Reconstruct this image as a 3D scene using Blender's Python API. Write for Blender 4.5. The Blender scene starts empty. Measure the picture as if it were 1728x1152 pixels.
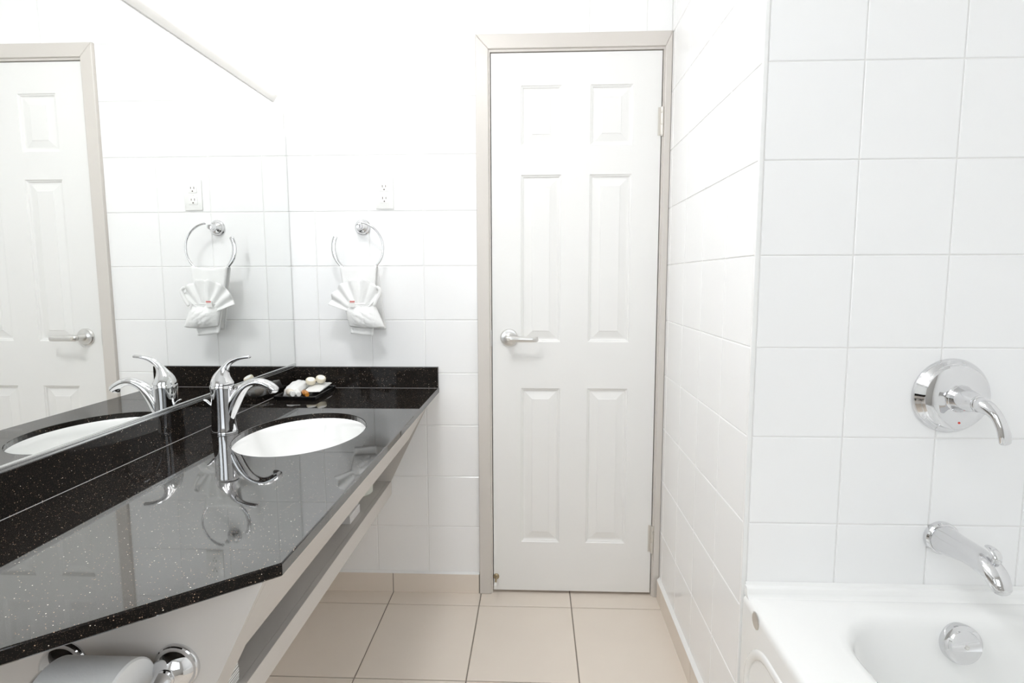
import bpy, bmesh, math, random
from mathutils import Vector, Matrix, noise
random.seed(7)
PI = math.pi
scene = bpy.context.scene
COL = scene.collection

# ------------------------------------------------------------------ camera
W, H, F = 1728, 1152, 971.79
YAW, PIT, ROL = 0.0413, 0.10743, -0.00241
CAM = Vector((0.0, -2.16345, 1.23545))

def ray(u, v):
    a = (u - W / 2) / F; b = (v - H / 2) / F
    c, s = math.cos(ROL), math.sin(ROL); a, b = a * c + b * s, -a * s + b * c
    c, s = math.cos(PIT), math.sin(PIT); y = c - b * s; z = -s - b * c
    c, s = math.cos(YAW), math.sin(YAW)
    return Vector((a * c - y * s, a * s + y * c, z))

def at(u, v, x=None, y=None, z=None):
    """point where the line of sight of a photo pixel meets a plane x=, y= or z="""
    d = ray(u, v)
    i, val = (0, x) if x is not None else (1, y) if y is not None else (2, z)
    return CAM + d * ((val - CAM[i]) / d[i])

fw = ray(W / 2, H / 2)
rt = (ray(W / 2 + F, H / 2) - fw).normalized()
dn = (ray(W / 2, H / 2 + F) - fw).normalized()
cd = bpy.data.cameras.new('camera'); cam = bpy.data.objects.new('camera', cd); COL.objects.link(cam)
cd.sensor_width = 36; cd.lens = F * 36 / W; cd.clip_start = 0.02
m = Matrix.Identity(4)
for i in range(3):
    m[i][0] = rt[i]; m[i][1] = -dn[i]; m[i][2] = -fw[i]; m[i][3] = CAM[i]
cam.matrix_world = m
scene.camera = cam

# ------------------------------------------------------------------ world and exposure
wd = bpy.data.worlds.new('world'); scene.world = wd; wd.use_nodes = True
wd.node_tree.nodes['Background'].inputs[0].default_value = (0.8, 0.85, 0.95, 1)
wd.node_tree.nodes['Background'].inputs[1].default_value = 0.3
scene.view_settings.view_transform = 'Standard'
scene.view_settings.look = 'None'
scene.view_settings.gamma = 1
scene.view_settings.exposure = 0.13
VANITY_STRENGTH = 3.6
FILL_LAMP_STRENGTH = 43
FILL_WINDOW_STRENGTH = 2.4
scene.cycles.max_bounces = 24
scene.cycles.diffuse_bounces = 12
scene.cycles.glossy_bounces = 10

# ------------------------------------------------------------------ materials
def mat(name, col, rough=0.5, metal=0.0, spec=None, ior=None, coat=0.0, emit=None, estr=0.0, bump=None, var=None, sss=0.0):
    M = bpy.data.materials.new(name); M.use_nodes = True
    nt = M.node_tree; b = nt.nodes['Principled BSDF']
    b.inputs['Base Color'].default_value = (*col, 1)
    b.inputs['Roughness'].default_value = rough
    b.inputs['Metallic'].default_value = metal
    if ior: b.inputs['IOR'].default_value = ior
    if spec is not None: b.inputs['Specular IOR Level'].default_value = spec
    if coat: b.inputs['Coat Weight'].default_value = coat; b.inputs['Coat Roughness'].default_value = 0.04
    if emit: b.inputs['Emission Color'].default_value = (*emit, 1); b.inputs['Emission Strength'].default_value = estr
    if sss: b.inputs['Subsurface Weight'].default_value = sss; b.inputs['Subsurface Radius'].default_value = (.01, .01, .01); b.inputs['Subsurface Scale'].default_value = .3
    tc = None
    if bump or var:
        tc = nt.nodes.new('ShaderNodeTexCoord')
    if bump:                                     # (scale, strength, distance[, stretch])
        mp = nt.nodes.new('ShaderNodeMapping'); nt.links.new(tc.outputs['Object'], mp.inputs[0])
        if len(bump) > 3: mp.inputs['Scale'].default_value = bump[3]
        n = nt.nodes.new('ShaderNodeTexNoise'); n.inputs['Scale'].default_value = bump[0]; n.inputs['Detail'].default_value = 4
        nt.links.new(mp.outputs[0], n.inputs['Vector'])
        bp = nt.nodes.new('ShaderNodeBump'); bp.inputs['Strength'].default_value = bump[1]; bp.inputs['Distance'].default_value = bump[2]
        nt.links.new(n.outputs['Fac'], bp.inputs['Height']); nt.links.new(bp.outputs[0], b.inputs['Normal'])
    if var:                                      # (scale, other colour)
        n = nt.nodes.new('ShaderNodeTexNoise'); n.inputs['Scale'].default_value = var[0]; n.inputs['Detail'].default_value = 6
        nt.links.new(tc.outputs['Object'], n.inputs['Vector'])
        mx = nt.nodes.new('ShaderNodeMix'); mx.data_type = 'RGBA'
        nt.links.new(n.outputs['Fac'], mx.inputs['Factor'])
        mx.inputs['A'].default_value = (*col, 1); mx.inputs['B'].default_value = (*var[1], 1)
        nt.links.new(mx.outputs['Result'], b.inputs['Base Color'])
    return M

def granite():
    M = mat('black_granite', (.011, .010, .009), rough=.03, ior=2.15)
    nt = M.node_tree; b = nt.nodes['Principled BSDF']
    tc = nt.nodes.new('ShaderNodeTexCoord')
    mpg = nt.nodes.new('ShaderNodeMapping'); mpg.inputs['Rotation'].default_value = (.61, .37, .83); mpg.inputs['Location'].default_value = (3.17, 5.31, 2.43)
    nt.links.new(tc.outputs['Object'], mpg.inputs[0])
    prev = None
    base = (.012, .0105, .0095, 1)
    for sc, th, keep, colr in ((330, .23, .86, (.44, .31, .21, 1)), (700, .34, .60, (.07, .05, .038, 1)), (170, .13, .88, (.88, .80, .68, 1))):
        v = nt.nodes.new('ShaderNodeTexVoronoi'); v.inputs['Scale'].default_value = sc
        nt.links.new(mpg.outputs[0], v.inputs['Vector'])
        lt = nt.nodes.new('ShaderNodeMath'); lt.operation = 'LESS_THAN'; lt.inputs[1].default_value = th
        nt.links.new(v.outputs['Distance'], lt.inputs[0])
        sx = nt.nodes.new('ShaderNodeSeparateColor'); nt.links.new(v.outputs['Color'], sx.inputs[0])
        gt = nt.nodes.new('ShaderNodeMath'); gt.operation = 'GREATER_THAN'; gt.inputs[1].default_value = keep
        nt.links.new(sx.outputs[0], gt.inputs[0])
        mu = nt.nodes.new('ShaderNodeMath'); mu.operation = 'MULTIPLY'
        nt.links.new(lt.outputs[0], mu.inputs[0]); nt.links.new(gt.outputs[0], mu.inputs[1])
        mx = nt.nodes.new('ShaderNodeMix'); mx.data_type = 'RGBA'
        nt.links.new(mu.outputs[0], mx.inputs['Factor'])
        if prev: nt.links.new(prev, mx.inputs['A'])
        else: mx.inputs['A'].default_value = base
        mx.inputs['B'].default_value = colr
        prev = mx.outputs['Result']
    nt.links.new(prev, b.inputs['Base Color'])
    # polished face: reflectance of the sealed surface against the angle of view
    b.inputs['Specular IOR Level'].default_value = 0.0
    lw = nt.nodes.new('ShaderNodeLayerWeight'); lw.inputs['Blend'].default_value = .5
    fc = nt.nodes.new('ShaderNodeFloatCurve'); cv = fc.mapping.curves[0]
    for i, (x, y) in enumerate(((0, .03), (.42, .045), (.52, .15), (.60, .33), (.68, .38), (.88, .42), (1, 1))):
        if i == 0: cv.points[0].location = (x, y)
        elif i == 6: cv.points[-1].location = (x, y)
        else: cv.points.new(x, y)
    fc.mapping.update()
    nt.links.new(lw.outputs['Facing'], fc.inputs['Value'])
    gl = nt.nodes.new('ShaderNodeBsdfGlossy'); gl.inputs['Roughness'].default_value = .03
    ms = nt.nodes.new('ShaderNodeMixShader')
    nt.links.new(fc.outputs[0], ms.inputs[0]); nt.links.new(b.outputs[0], ms.inputs[1]); nt.links.new(gl.outputs[0], ms.inputs[2])
    nt.links.new(ms.outputs[0], nt.nodes['Material Output'].inputs['Surface'])
    return M

def paper_layers():
    M = mat('stacked_paper', (.88, .88, .86), rough=.8)
    nt = M.node_tree; b = nt.nodes['Principled BSDF']
    tc = nt.nodes.new('ShaderNodeTexCoord')
    wv = nt.nodes.new('ShaderNodeTexWave'); wv.bands_direction = 'Z'; wv.inputs['Scale'].default_value = 60; wv.inputs['Distortion'].default_value = .6
    nt.links.new(tc.outputs['Object'], wv.inputs['Vector'])
    mx = nt.nodes.new('ShaderNodeMix'); mx.data_type = 'RGBA'; nt.links.new(wv.outputs['Fac'], mx.inputs['Factor'])
    mx.inputs['A'].default_value = (.45, .44, .42, 1); mx.inputs['B'].default_value = (.92, .92, .90, 1)
    nt.links.new(mx.outputs['Result'], b.inputs['Base Color'])
    return M

M = {
 'paint': mat('white_wall_paint', (.90, .90, .895), .55, bump=(180, .06, .001)),
 'rear': mat('grey_wall_paint', (.55, .54, .52), .6),
 'ceil': mat('white_ceiling_paint', (.91, .91, .905), .7),
 'tile': mat('white_glazed_tile', (.905, .905, .905), .16, bump=(14, .05, .002)),
 'grout': mat('pale_grey_grout', (.84, .835, .82), .8),
 'caulk': mat('white_caulk', (.86, .86, .85), .45),
 'ftile': mat('beige_porcelain_tile', (.74, .665, .585), .38, bump=(120, .05, .001), var=(9, (.78, .705, .625))),
 'fgrout': mat('brown_grey_grout', (.27, .235, .20), .9),
 'door': mat('white_door_paint', (.83, .825, .81), .38, bump=(60, .10, .001, (1, 1, 14))),
 'frame': mat('greige_trim_paint', (.64, .605, .565), .36),
 'chrome': mat('polished_chrome', (.74, .74, .75), .035, metal=1),
 'satin': mat('satin_nickel', (.72, .71, .69), .28, metal=1),
 'hinge': mat('painted_hinge_nickel', (.68, .65, .60), .35, metal=.6),
 'brass': mat('aged_brass', (.42, .34, .22), .4, metal=.8),
 'granite': granite(),
 'lam': mat('greige_laminate', (.62, .585, .55), .42, bump=(300, .03, .0005)),
 'porc': mat('white_porcelain', (.88, .88, .87), .08, coat=.3),
 'tub': mat('white_tub_enamel', (.87, .87, .86), .14, coat=.3),
 'mirror': mat('silvered_mirror', (.90, .91, .90), .0, metal=1),
 'medge': mat('mirror_glass_edge', (.35, .40, .36), .15),
 'rail': mat('brushed_aluminium', (.72, .73, .73), .22, metal=1),
 'diff': mat('lit_white_acrylic_diffuser', (.9, .9, .9), .4, emit=(1, .99, .975), estr=VANITY_STRENGTH),
 'lamp': mat('glowing_fill_lamp_glass', (.9, .9, .9), .4, emit=(.97, .985, 1), estr=FILL_LAMP_STRENGTH),  # glow of the added ceiling fill, out of view
 'fill_pane': mat('glowing_fill_window_glass', (.9, .9, .9), .5, emit=(.86, .93, 1), estr=FILL_WINDOW_STRENGTH),  # cool glow of the added rear fill, out of view
 'pan': mat('white_enamelled_steel', (.66, .65, .63), .35),
 'plastic': mat('white_plastic', (.86, .86, .84), .3),
 'slot': mat('outlet_slot_brown', (.10, .07, .05), .6),
 'terry': mat('white_terry_cotton', (.88, .88, .87), .95, bump=(900, .5, .002)),
 'tissue': mat('white_tissue_paper', (.84, .835, .825), .95, bump=(250, .25, .001)),
 'wrap': mat('cream_wrapped_tissue', (.80, .82, .74), .7, bump=(60, .3, .002)),
 'card': mat('cardboard_tube', (.45, .36, .26), .9),
 'red': mat('red_print', (.62, .06, .04), .5),
 'tray': mat('black_lacquer_tray', (.010, .010, .011), .18),
 'soap': mat('cream_soap', (.74, .68, .54), .45, sss=.1),
 'cream': mat('cream_lotion_bottle', (.80, .74, .64), .25),
 'amber': mat('amber_glass', (.50, .20, .03), .08, coat=.4),
 'paper': paper_layers(),
 'seam': mat('grey_silicone_seam', (.42, .41, .40), .4),
 'box': mat('white_carton', (.82, .80, .79), .6, var=(30, (.66, .64, .62))),
 'rubber': mat('white_rubber', (.82, .81, .78), .6),
 'dark': mat('dark_gap', (.03, .025, .02), .9),
 'corridor': mat('corridor_paint', (.25, .2, .17), .9),
}

# ------------------------------------------------------------------ mesh helpers
def obj(name, data, material=None, parent=None):
    if isinstance(data, bmesh.types.BMesh):
        me = bpy.data.meshes.new(name); data.normal_update(); data.to_mesh(me); data.free()
    else: me = data
    if material and not me.materials: me.materials.append(M[material])
    o = bpy.data.objects.new(name, me); COL.objects.link(o)
    if parent: o.parent = parent
    return o

def smooth(o, ang=40):
    me = o.data
    me.shade_smooth()
    me.set_sharp_from_angle(angle=math.radians(ang))
    return o

def tag(o, label, cat, group=None):
    o['label'] = label; o['category'] = cat
    if group: o['group'] = group
    return o

def struct(o):
    o['kind'] = 'structure'; return o

def thing(name, label, cat, loc=(0, 0, 0), group=None):
    o = bpy.data.objects.new(name, None); COL.objects.link(o); o.location = loc
    o.empty_display_size = .05
    return tag(o, label, cat, group)

def adopt(o, parent):
    """parent a mesh built in world coordinates under an Empty"""
    o.parent = parent
    o.matrix_parent_inverse = Matrix.Translation(parent.location).inverted()
    return o

def add_box(bm, x0, x1, y0, y1, z0, z1, bevel=0.0, seg=2):
    x0, x1 = min(x0, x1), max(x0, x1); y0, y1 = min(y0, y1), max(y0, y1); z0, z1 = min(z0, z1), max(z0, z1)
    r = bmesh.ops.create_cube(bm, size=1)
    vs = r['verts']
    bmesh.ops.scale(bm, vec=(x1 - x0, y1 - y0, z1 - z0), verts=vs)
    bmesh.ops.translate(bm, vec=((x0 + x1) / 2, (y0 + y1) / 2, (z0 + z1) / 2), verts=vs)
    if bevel:
        es = list({e for v in vs for e in v.link_edges})
        bmesh.ops.bevel(bm, geom=es, offset=bevel, segments=seg, affect='EDGES', profile=.5)
    return bm

def box(*a, **k):
    return add_box(bmesh.new(), *a, **k)

def prism(bm, pts, axis, a0, a1):
    """extrude a 2D polygon along an axis ('x','y','z') from a0 to a1"""
    def mk(p, a):
        return {'x': (a, p[0], p[1]), 'y': (p[0], a, p[1]), 'z': (p[0], p[1], a)}[axis]
    A = [bm.verts.new(mk(p, a0)) for p in pts]; B = [bm.verts.new(mk(p, a1)) for p in pts]
    n = len(pts)
    bm.faces.new(A); bm.faces.new(B[::-1])
    for i in range(n):
        bm.faces.new((A[i], B[i], B[(i + 1) % n], A[(i + 1) % n]))
    bmesh.ops.recalc_face_normals(bm, faces=bm.faces[:])
    return bm

def frame_axis(d):
    d = Vector(d).normalized()
    up = Vector((0, 0, 1)) if abs(d.z) < .9 else Vector((1, 0, 0))
    x = up.cross(d).normalized(); y = d.cross(x)
    return x, y, d

def lathe(bm, prof, origin, axis, seg=40):
    """profile [(radius, height along axis)]"""
    x, y, d = frame_axis(axis); o = Vector(origin)
    rings = []
    for r, h in prof:
        if r < 1e-6: rings.append([bm.verts.new(o + d * h)])
        else: rings.append([bm.verts.new(o + d * h + (x * math.cos(2 * PI * i / seg) + y * math.sin(2 * PI * i / seg)) * r) for i in range(seg)])
    for a, b in zip(rings, rings[1:]):
        for i in range(seg):
            j = (i + 1) % seg
            if len(a) == 1 and len(b) == 1: continue
            if len(a) == 1: bm.faces.new((a[0], b[i], b[j]))
            elif len(b) == 1: bm.faces.new((a[i], a[j], b[0]))
            else: bm.faces.new((a[i], a[j], b[j], b[i]))
    for r in (rings[0], rings[-1]):
        if len(r) > 2: bm.faces.new(r)
    bmesh.ops.recalc_face_normals(bm, faces=bm.faces[:])
    return bm

def catmull(pts, n):
    out = []
    P = [pts[0]] + list(pts) + [pts[-1]]
    for i in range(1, len(P) - 2):
        for k in range(n):
            t = k / n
            p0, p1, p2, p3 = P[i - 1], P[i], P[i + 1], P[i + 2]
            out.append(tuple(.5 * ((2 * b) + (-a + c) * t + (2 * a - 5 * b + 4 * c - d) * t * t + (-a + 3 * b - 3 * c + d) * t ** 3) for a, b, c, d in zip(p0, p1, p2, p3)))
    out.append(tuple(pts[-1]))
    return out

def sweep(bm, pts, seg=20, n=6, side=(0, 1, 0), dome=(True, True)):
    """pts: (x,y,z, half width along side, half height); smooth swept tube with rounded ends"""
    S = catmull(pts, n) if n > 1 else [tuple(p) for p in pts]
    C = [Vector(s[:3]) for s in S]
    rings = []
    def ring(c, t, a, b):
        sd = Vector(side); sd = (sd - t * sd.dot(t)).normalized(); up = t.cross(sd)
        return [bm.verts.new(c + sd * (a * math.cos(2 * PI * i / seg)) + up * (b * math.sin(2 * PI * i / seg))) for i in range(seg)]
    T = []
    for i in range(len(C)):
        T.append((C[min(i + 1, len(C) - 1)] - C[max(i - 1, 0)]).normalized())
    if dome[0]:
        for k in range(1, 5):
            q = math.sin(k / 5 * PI / 2); off = math.cos(k / 5 * PI / 2) * min(S[0][3], S[0][4])
            rings.append(ring(C[0] - T[0] * off, T[0], S[0][3] * q, S[0][4] * q))
    for c, t, s in zip(C, T, S): rings.append(ring(c, t, s[3], s[4]))
    if dome[1]:
        for k in range(4, 0, -1):
            q = math.sin(k / 5 * PI / 2); off = math.cos(k / 5 * PI / 2) * min(S[-1][3], S[-1][4])
            rings.append(ring(C[-1] + T[-1] * off, T[-1], S[-1][3] * q, S[-1][4] * q))
    for a, b in zip(rings, rings[1:]):
        for i in range(seg):
            j = (i + 1) % seg
            bm.faces.new((a[i], a[j], b[j], b[i]))
    bm.faces.new(rings[0]); bm.faces.new(rings[-1])
    bmesh.ops.recalc_face_normals(bm, faces=bm.faces[:])
    return bm

def grid_surface(bm, fn, nu, nv):
    V = [[bm.verts.new(fn(i / nu, j / nv)) for j in range(nv + 1)] for i in range(nu + 1)]
    for i in range(nu):
        for j in range(nv):
            bm.faces.new((V[i][j], V[i + 1][j], V[i + 1][j + 1], V[i][j + 1]))
    return V

_tiles = {}
def tile_mesh(name, w, h, t, bev, material):
    """chamfered plate in its own x/z plane, front face towards -y at y=0"""
    key = (name, round(w, 4), round(h, 4))
    if key in _tiles: return _tiles[key]
    vs, fs = [], []
    for (dx, y) in ((0, t), (0, bev * .8), (bev, 0)):
        for sx, sz in ((-1, -1), (1, -1), (1, 1), (-1, 1)):
            vs.append((sx * (w / 2 - dx), y, sz * (h / 2 - dx)))
    for k in (0, 4):
        for i in range(4):
            j = (i + 1) % 4
            fs.append((k + i, k + j, k + 4 + j, k + 4 + i))
    fs.append((8, 9, 10, 11))
    me = bpy.data.meshes.new(name); me.from_pydata(vs, [], fs); me.update()
    me.materials.append(M[material])
    _tiles[key] = me
    return me

def put_tile(name, me, parent, loc, rotz=0, rotx=0):
    o = bpy.data.objects.new(name, me); COL.objects.link(o)
    o.location = loc; o.rotation_euler = (rotx, 0, rotz)
    o.parent = parent
    return o

# ------------------------------------------------------------------ room constants
XL, XR, YT = -0.9305, 0.4817, -0.8654
XA, T = -0.62416, 0.2034          # wall tile joint and pitch
Z0 = 2.09948
ZR = sorted([Z0 + k * T for k in range(-9, 2)])       # horizontal tile joints
CEIL, REAR, XTUB = 2.44, -2.95, 1.25
GR = 0.0022                        # joint width
TT = 0.0022                         # tiles stand proud of the grout by this
DX0, DX1, DZ0, DZ1 = -0.1635, 0.449, 0.012, 2.042   # door slab

# ------------------------------------------------------------------ setting: walls, ceiling, floor
bm = bmesh.new()
add_box(bm, XL - .1, -.185, TT, .11, 0, CEIL)
add_box(bm, .466, .62, TT, .11, 0, CEIL)
add_box(bm, -.185, .466, TT, .11, 2.062, CEIL)
wall_back = struct(obj('wall_back', bm, 'grout'))

def rows(zlo, zhi=CEIL):
    zs = [zlo] + [z for z in ZR if z > zlo + .03 and z < zhi - .01] + [zhi]
    return list(zip(zs, zs[1:]))

def tile_rect(parent, a0, a1, z0, z1, place):
    w, h = a1 - a0 - GR, z1 - z0 - GR
    me = tile_mesh('tile', w, h, TT + .001, .0016, 'tile')
    place(me, (a0 + a1) / 2, (z0 + z1) / 2)

def place_back(me, a, z): put_tile('tile', me, wall_back, (a, 0, z))
cols = [XL] + [XA + k * T for k in (-1, 0, 1, 2)]
for z0, z1 in rows(.082):
    for a0, a1 in zip(cols, cols[1:]):
        tile_rect(wall_back, a0, a1, z0, z1, place_back)
cols = [XA + k * T for k in (2, 3, 4, 5)] + [XR]
for z0, z1 in ((2.106, Z0 + T), (Z0 + T, CEIL)):
    for a0, a1 in zip(cols, cols[1:]):
        tile_rect(wall_back, a0, a1, z0, z1, place_back)

wall_right = struct(obj('wall_right', box(XR + TT, XR + .1, YT + .0201, TT, 0, CEIL), 'grout'))
def place_right(me, a, z): put_tile('tile', me, wall_right, (XR, a, z), rotz=-PI / 2)
cols = [YT + .006, YT + T, YT + 2 * T, YT + 3 * T, YT + 4 * T, -.001]
for z0, z1 in rows(.082):
    for a0, a1 in zip(cols, cols[1:]):
        tile_rect(wall_right, a0, a1, z0, z1, place_right)

wall_tub = struct(obj('wall_tub', box(XR + .1, XTUB + .1, YT + TT, YT + .1, 0, CEIL), 'grout'))
add = bmesh.new(); add.from_mesh(wall_tub.data); add_box(add, XR + TT, XR + .1, YT + TT, YT + .02, 0, CEIL); add.to_mesh(wall_tub.data); add.free()
def place_tub(me, a, z): put_tile('tile', me, wall_tub, (a, YT, z))
cols = [.4915, .69231, .69231 + T, .69231 + 2 * T, XTUB]
for z0, z1 in rows(.526):
    for a0, a1 in zip(cols, cols[1:]):
        tile_rect(wall_tub, a0, a1, z0, z1, place_tub)

wall_left = struct(obj('wall_left', box(XL - .1, XL, REAR - .1, TT, 0, CEIL), 'paint'))
wall_alcove = struct(obj('wall_alcove', box(XTUB, XTUB + .1, REAR - .1, YT + TT, 0, CEIL), 'paint'))
wall_rear = struct(obj('wall_rear', box(XL, XTUB, REAR - .1, REAR, 0, CEIL), 'rear'))
ceiling = struct(obj('ceiling', box(XL - .1, XTUB + .1, REAR - .1, .11, CEIL, CEIL + .1), 'ceil'))

# glowing window added out of view in the rear wall to fill the room
win = struct(obj('fill_window_1', bmesh.new(), 'pan'))
wb = bmesh.new()
for a in ((-.66, -.60, .84, 2.06), (.50, .56, .84, 2.06), (-.60, .50, .84, .90), (-.60, .50, 2.0, 2.06), (-.08, -.04, .90, 2.0)):
    add_box(wb, a[0], a[1], REAR, REAR + .03, a[2], a[3])
wb.to_mesh(win.data); wb.free()
for a in ((-.60, -.08), (-.04, .50)):
    obj('fill_window_pane', box(a[0], a[1], REAR + .002, REAR + .012, .90, 2.0), 'fill_pane', win)

# tile edge strip on the outside corner between closet wall and tub wall
t1 = struct(obj('trim_1', box(XR - .0008, XR + .0085, YT - .0012, YT + .007, .0, CEIL, bevel=.0012), 'caulk'))

# floor
FX0, FY0, FPX, FPY = -.56419, -.09624, .35065, .41313
FG = .0042
floor = struct(obj('floor', box(XL - .1, XTUB + .1, REAR - .1, .60, -.12, -.003), 'fgrout'))
fx = [XL] + [FX0 + k * FPX for k in range(0, 4)]
fx[-1] = XR + .005
fy = [.09] + [FY0 - k * FPY for k in range(0, 7)] + [REAR]
for y1, y0 in zip(fy, fy[1:]):
    for x0, x1 in zip(fx, fx[1:]):
        me = tile_mesh('floor_tile', x1 - x0 - FG, y1 - y0 - FG, .004, .0012, 'ftile')
        put_tile('floor_tile', me, floor, ((x0 + x1) / 2, (y0 + y1) / 2, 0), rotx=-PI / 2)

# baseboards of cut floor tile with a caulk line
BH, BT = .078, .011
bb = struct(obj('baseboard_back', box(XL, -.2205, -BT + .002, TT, 0, BH - .001), 'fgrout'))
for x0, x1 in ((XL + .002, FX0), (FX0, -.2205)):
    put_tile('tile', tile_mesh('base_tile', x1 - x0 - .003, BH, .004, .0012, 'ftile'), bb, ((x0 + x1) / 2, -BT, BH / 2))
bc = obj('caulk_bead', prism(bmesh.new(), [(-BT, BH), (-.0, BH + .006), (.003, BH)], 'x', XL + .001, -.2205), 'caulk', bb)
bb = struct(obj('baseboard_right', box(XR - BT + .002, XR + TT, YT + .002, -.022, 0, BH - .001), 'fgrout'))
yb = [-.022, FY0, FY0 - FPY, YT + .002]
for y1, y0 in zip(yb, yb[1:]):
    put_tile('tile', tile_mesh('base_tile', y1 - y0 - .003, BH, .004, .0012, 'ftile'), bb, (XR - BT, (y0 + y1) / 2, BH / 2), rotz=-PI / 2)
bc = obj('caulk_bead', prism(bmesh.new(), [(XR - BT, BH), (XR, BH + .010), (XR + .003, BH)], 'y', YT + .003, -.022), 'caulk', bb)

# ------------------------------------------------------------------ door frame and door
def trim_piece(pts_in, pts_out, y_face, y_back, name, idx):
    pass
JX0, JX1, JZ = DX0 - .003, DX1 + .003, DZ1 + .003       # jamb faces
TX0, TX1, TZ1 = -.2185, XR - .001, 2.104                # casing outside
ED = .0085                                              # reveal
frame = struct(obj('trim_2', bmesh.new(), 'frame'))
fb = bmesh.new()
# jambs and stops
add_box(fb, JX0 - .016, JX0, -.006, .108, 0, JZ)
add_box(fb, JX1, JX1 + .013, -.006, .108, 0, JZ)
add_box(fb, JX0 - .016, JX1 + .013, -.006, .108, JZ, JZ + .016)
add_box(fb, JX0, JX0 + .012, .042, .062, 0, JZ)
add_box(fb, JX1 - .012, JX1, .042, .062, 0, JZ)
add_box(fb, JX0, JX1, .042, .062, JZ - .012, JZ)
fb.to_mesh(frame.data); fb.free()
def casing(pts):
    b = bmesh.new()
    prism(b, pts, 'y', -.014, .004)
    fe = [e for e in b.edges if all(abs(v.co.y + .014) < 1e-5 for v in e.verts)]
    bmesh.ops.bevel(b, geom=fe, offset=.003, segments=2, affect='EDGES', profile=.5)
    return b
ix0, ix1, iz = JX0 - ED + .003, JX1 + ED - .003, JZ + ED
for pts in ([(TX0, 0), (ix0, 0), (ix0, iz), (TX0, TZ1)], [(ix1, 0), (TX1, 0), (TX1, TZ1), (ix1, iz)], [(TX0, TZ1), (ix0, iz), (ix1, iz), (TX1, TZ1)]):
    obj('casing_board', casing(pts), 'frame', frame)
# strike plate on the jamb
obj('strike_plate', box(JX0 - .0035, JX0 + .001, -.0075, .03, .985, 1.045, bevel=.001), 'satin', frame)

door = struct(obj('door_1', bmesh.new(), 'door'))
DY = 0.0
px = [(-.0555, .0925), (.1955, .3485)]
pz = [(.211, .823), (1.0, 1.6155), (1.7185, 1.930)]
db = bmesh.new()
xs = [DX0, px[0][0], px[0][1], px[1][0], px[1][1], DX1]
zs = [DZ0, pz[0][0], pz[0][1], pz[1][0], pz[1][1], pz[2][0], pz[2][1], DZ1]
G = [[db.verts.new((x, DY, z)) for z in zs] for x in xs]
for i in range(5):
    for j in range(7):
        if i in (1, 3) and j in (1, 3, 5): continue
        db.faces.new((G[i][j], G[i + 1][j], G[i + 1][j + 1], G[i][j + 1]))
B = [db.verts.new(p) for p in ((DX0, DY + .036, DZ0), (DX1, DY + .036, DZ0), (DX1, DY + .036, DZ1), (DX0, DY + .036, DZ1))]
db.faces.new(B)
db.faces.new([G[i][0] for i in range(6)][::-1] + [B[0], B[1]])
db.faces.new([G[i][7] for i in range(6)] + [B[2], B[3]])
db.faces.new([G[0][j] for j in range(8)] + [B[3], B[0]])
db.faces.new([G[5][j] for j in range(8)][::-1] + [B[1], B[2]])
bmesh.ops.recalc_face_normals(db, faces=db.faces[:])
db.to_mesh(door.data); db.free()
def door_panel(x0, x1, z0, z1):
    b = bmesh.new()
    prof = [(0, 0), (.003, .0035), (.0065, .0045), (.009, .0085), (.0115, .0095), (.016, .0095), (.0405, .0035), (.0425, .0020)]
    R = []
    for i, d in prof:
        R.append([b.verts.new((x, DY + d, z)) for x, z in ((x0 + i, z0 + i), (x1 - i, z0 + i), (x1 - i, z1 - i), (x0 + i, z1 - i))])
    for a, c in zip(R, R[1:]):
        for i in range(4):
            j = (i + 1) % 4
            b.faces.new((a[i], a[j], c[j], c[i]))
    b.faces.new(R[-1])
    bmesh.ops.recalc_face_normals(b, faces=b.faces[:])
    b.faces.ensure_lookup_table()
    if b.faces[-1].normal.y > 0: bmesh.ops.reverse_faces(b, faces=b.faces[:])
    return b
for x0, x1 in px:
    for z0, z1 in pz:
        obj('door_panel', door_panel(x0, x1, z0, z1), 'door', door)
# hinges
def hinge(zlo, zhi):
    h = obj('hinge', box(JX1 - .0145, JX1 - .0035, -.0022, .0, zlo, zhi), 'hinge', door)
    n = 3
    for k in range(n):
        a = zlo + (zhi - zlo) * (0, .38, .80)[k]; c = zlo + (zhi - zlo) * (.375, .795, 1)[k]
        smooth(obj('knuckle', lathe(bmesh.new(), [(0, 0), (.0058, 0), (.0062, .001), (.0062, c - a - .001), (.0058, c - a), (0, c - a)], (JX1 - .0005, -.0072, a), (0, 0, 1), 16), 'hinge', h))
    smooth(obj('pin_tip', lathe(bmesh.new(), [(0, -.005), (.004, -.004), (.0045, 0), (0, 0)], (JX1 - .0005, -.0072, zlo), (0, 0, 1), 16), 'hinge', h))
hinge(1.750, 1.847); hinge(.181, .287)
# lever handle
hx, hz = -.100, 1.017
lh = smooth(obj('door_handle', lathe(bmesh.new(), [(0, 0), (.0335, 0), (.0335, .006), (.0300, .011), (.0205, .0125), (.0135, .0155), (.0115, .024), (.0115, .052), (0, .052)], (hx, DY, hz), (0, -1, 0), 40), 'satin', door), 30)
smooth(obj('lever', sweep(bmesh.new(), [(hx - .001, -.060, hz, .0115, .0125), (hx + .012, -.061, hz, .010, .0125), (hx + .040, -.061, hz - .001, .0060, .0105), (hx + .075, -.060, hz - .002, .0045, .0095), (hx + .094, -.058, hz - .002, .0045, .0095), (hx + .104, -.050, hz - .002, .0045, .0095), (hx + .107, -.036, hz - .002, .0042, .0092)], seg=24, n=6, side=(0, -1, 0.0001)), 'satin', lh), 60)
smooth(obj('lock_button', lathe(bmesh.new(), [(0, 0), (.0068, 0), (.0068, .004), (.0055, .006), (0, .0062)], (hx, -.069, hz), (0, -1, 0), 20), 'hinge', lh), 30)
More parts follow.
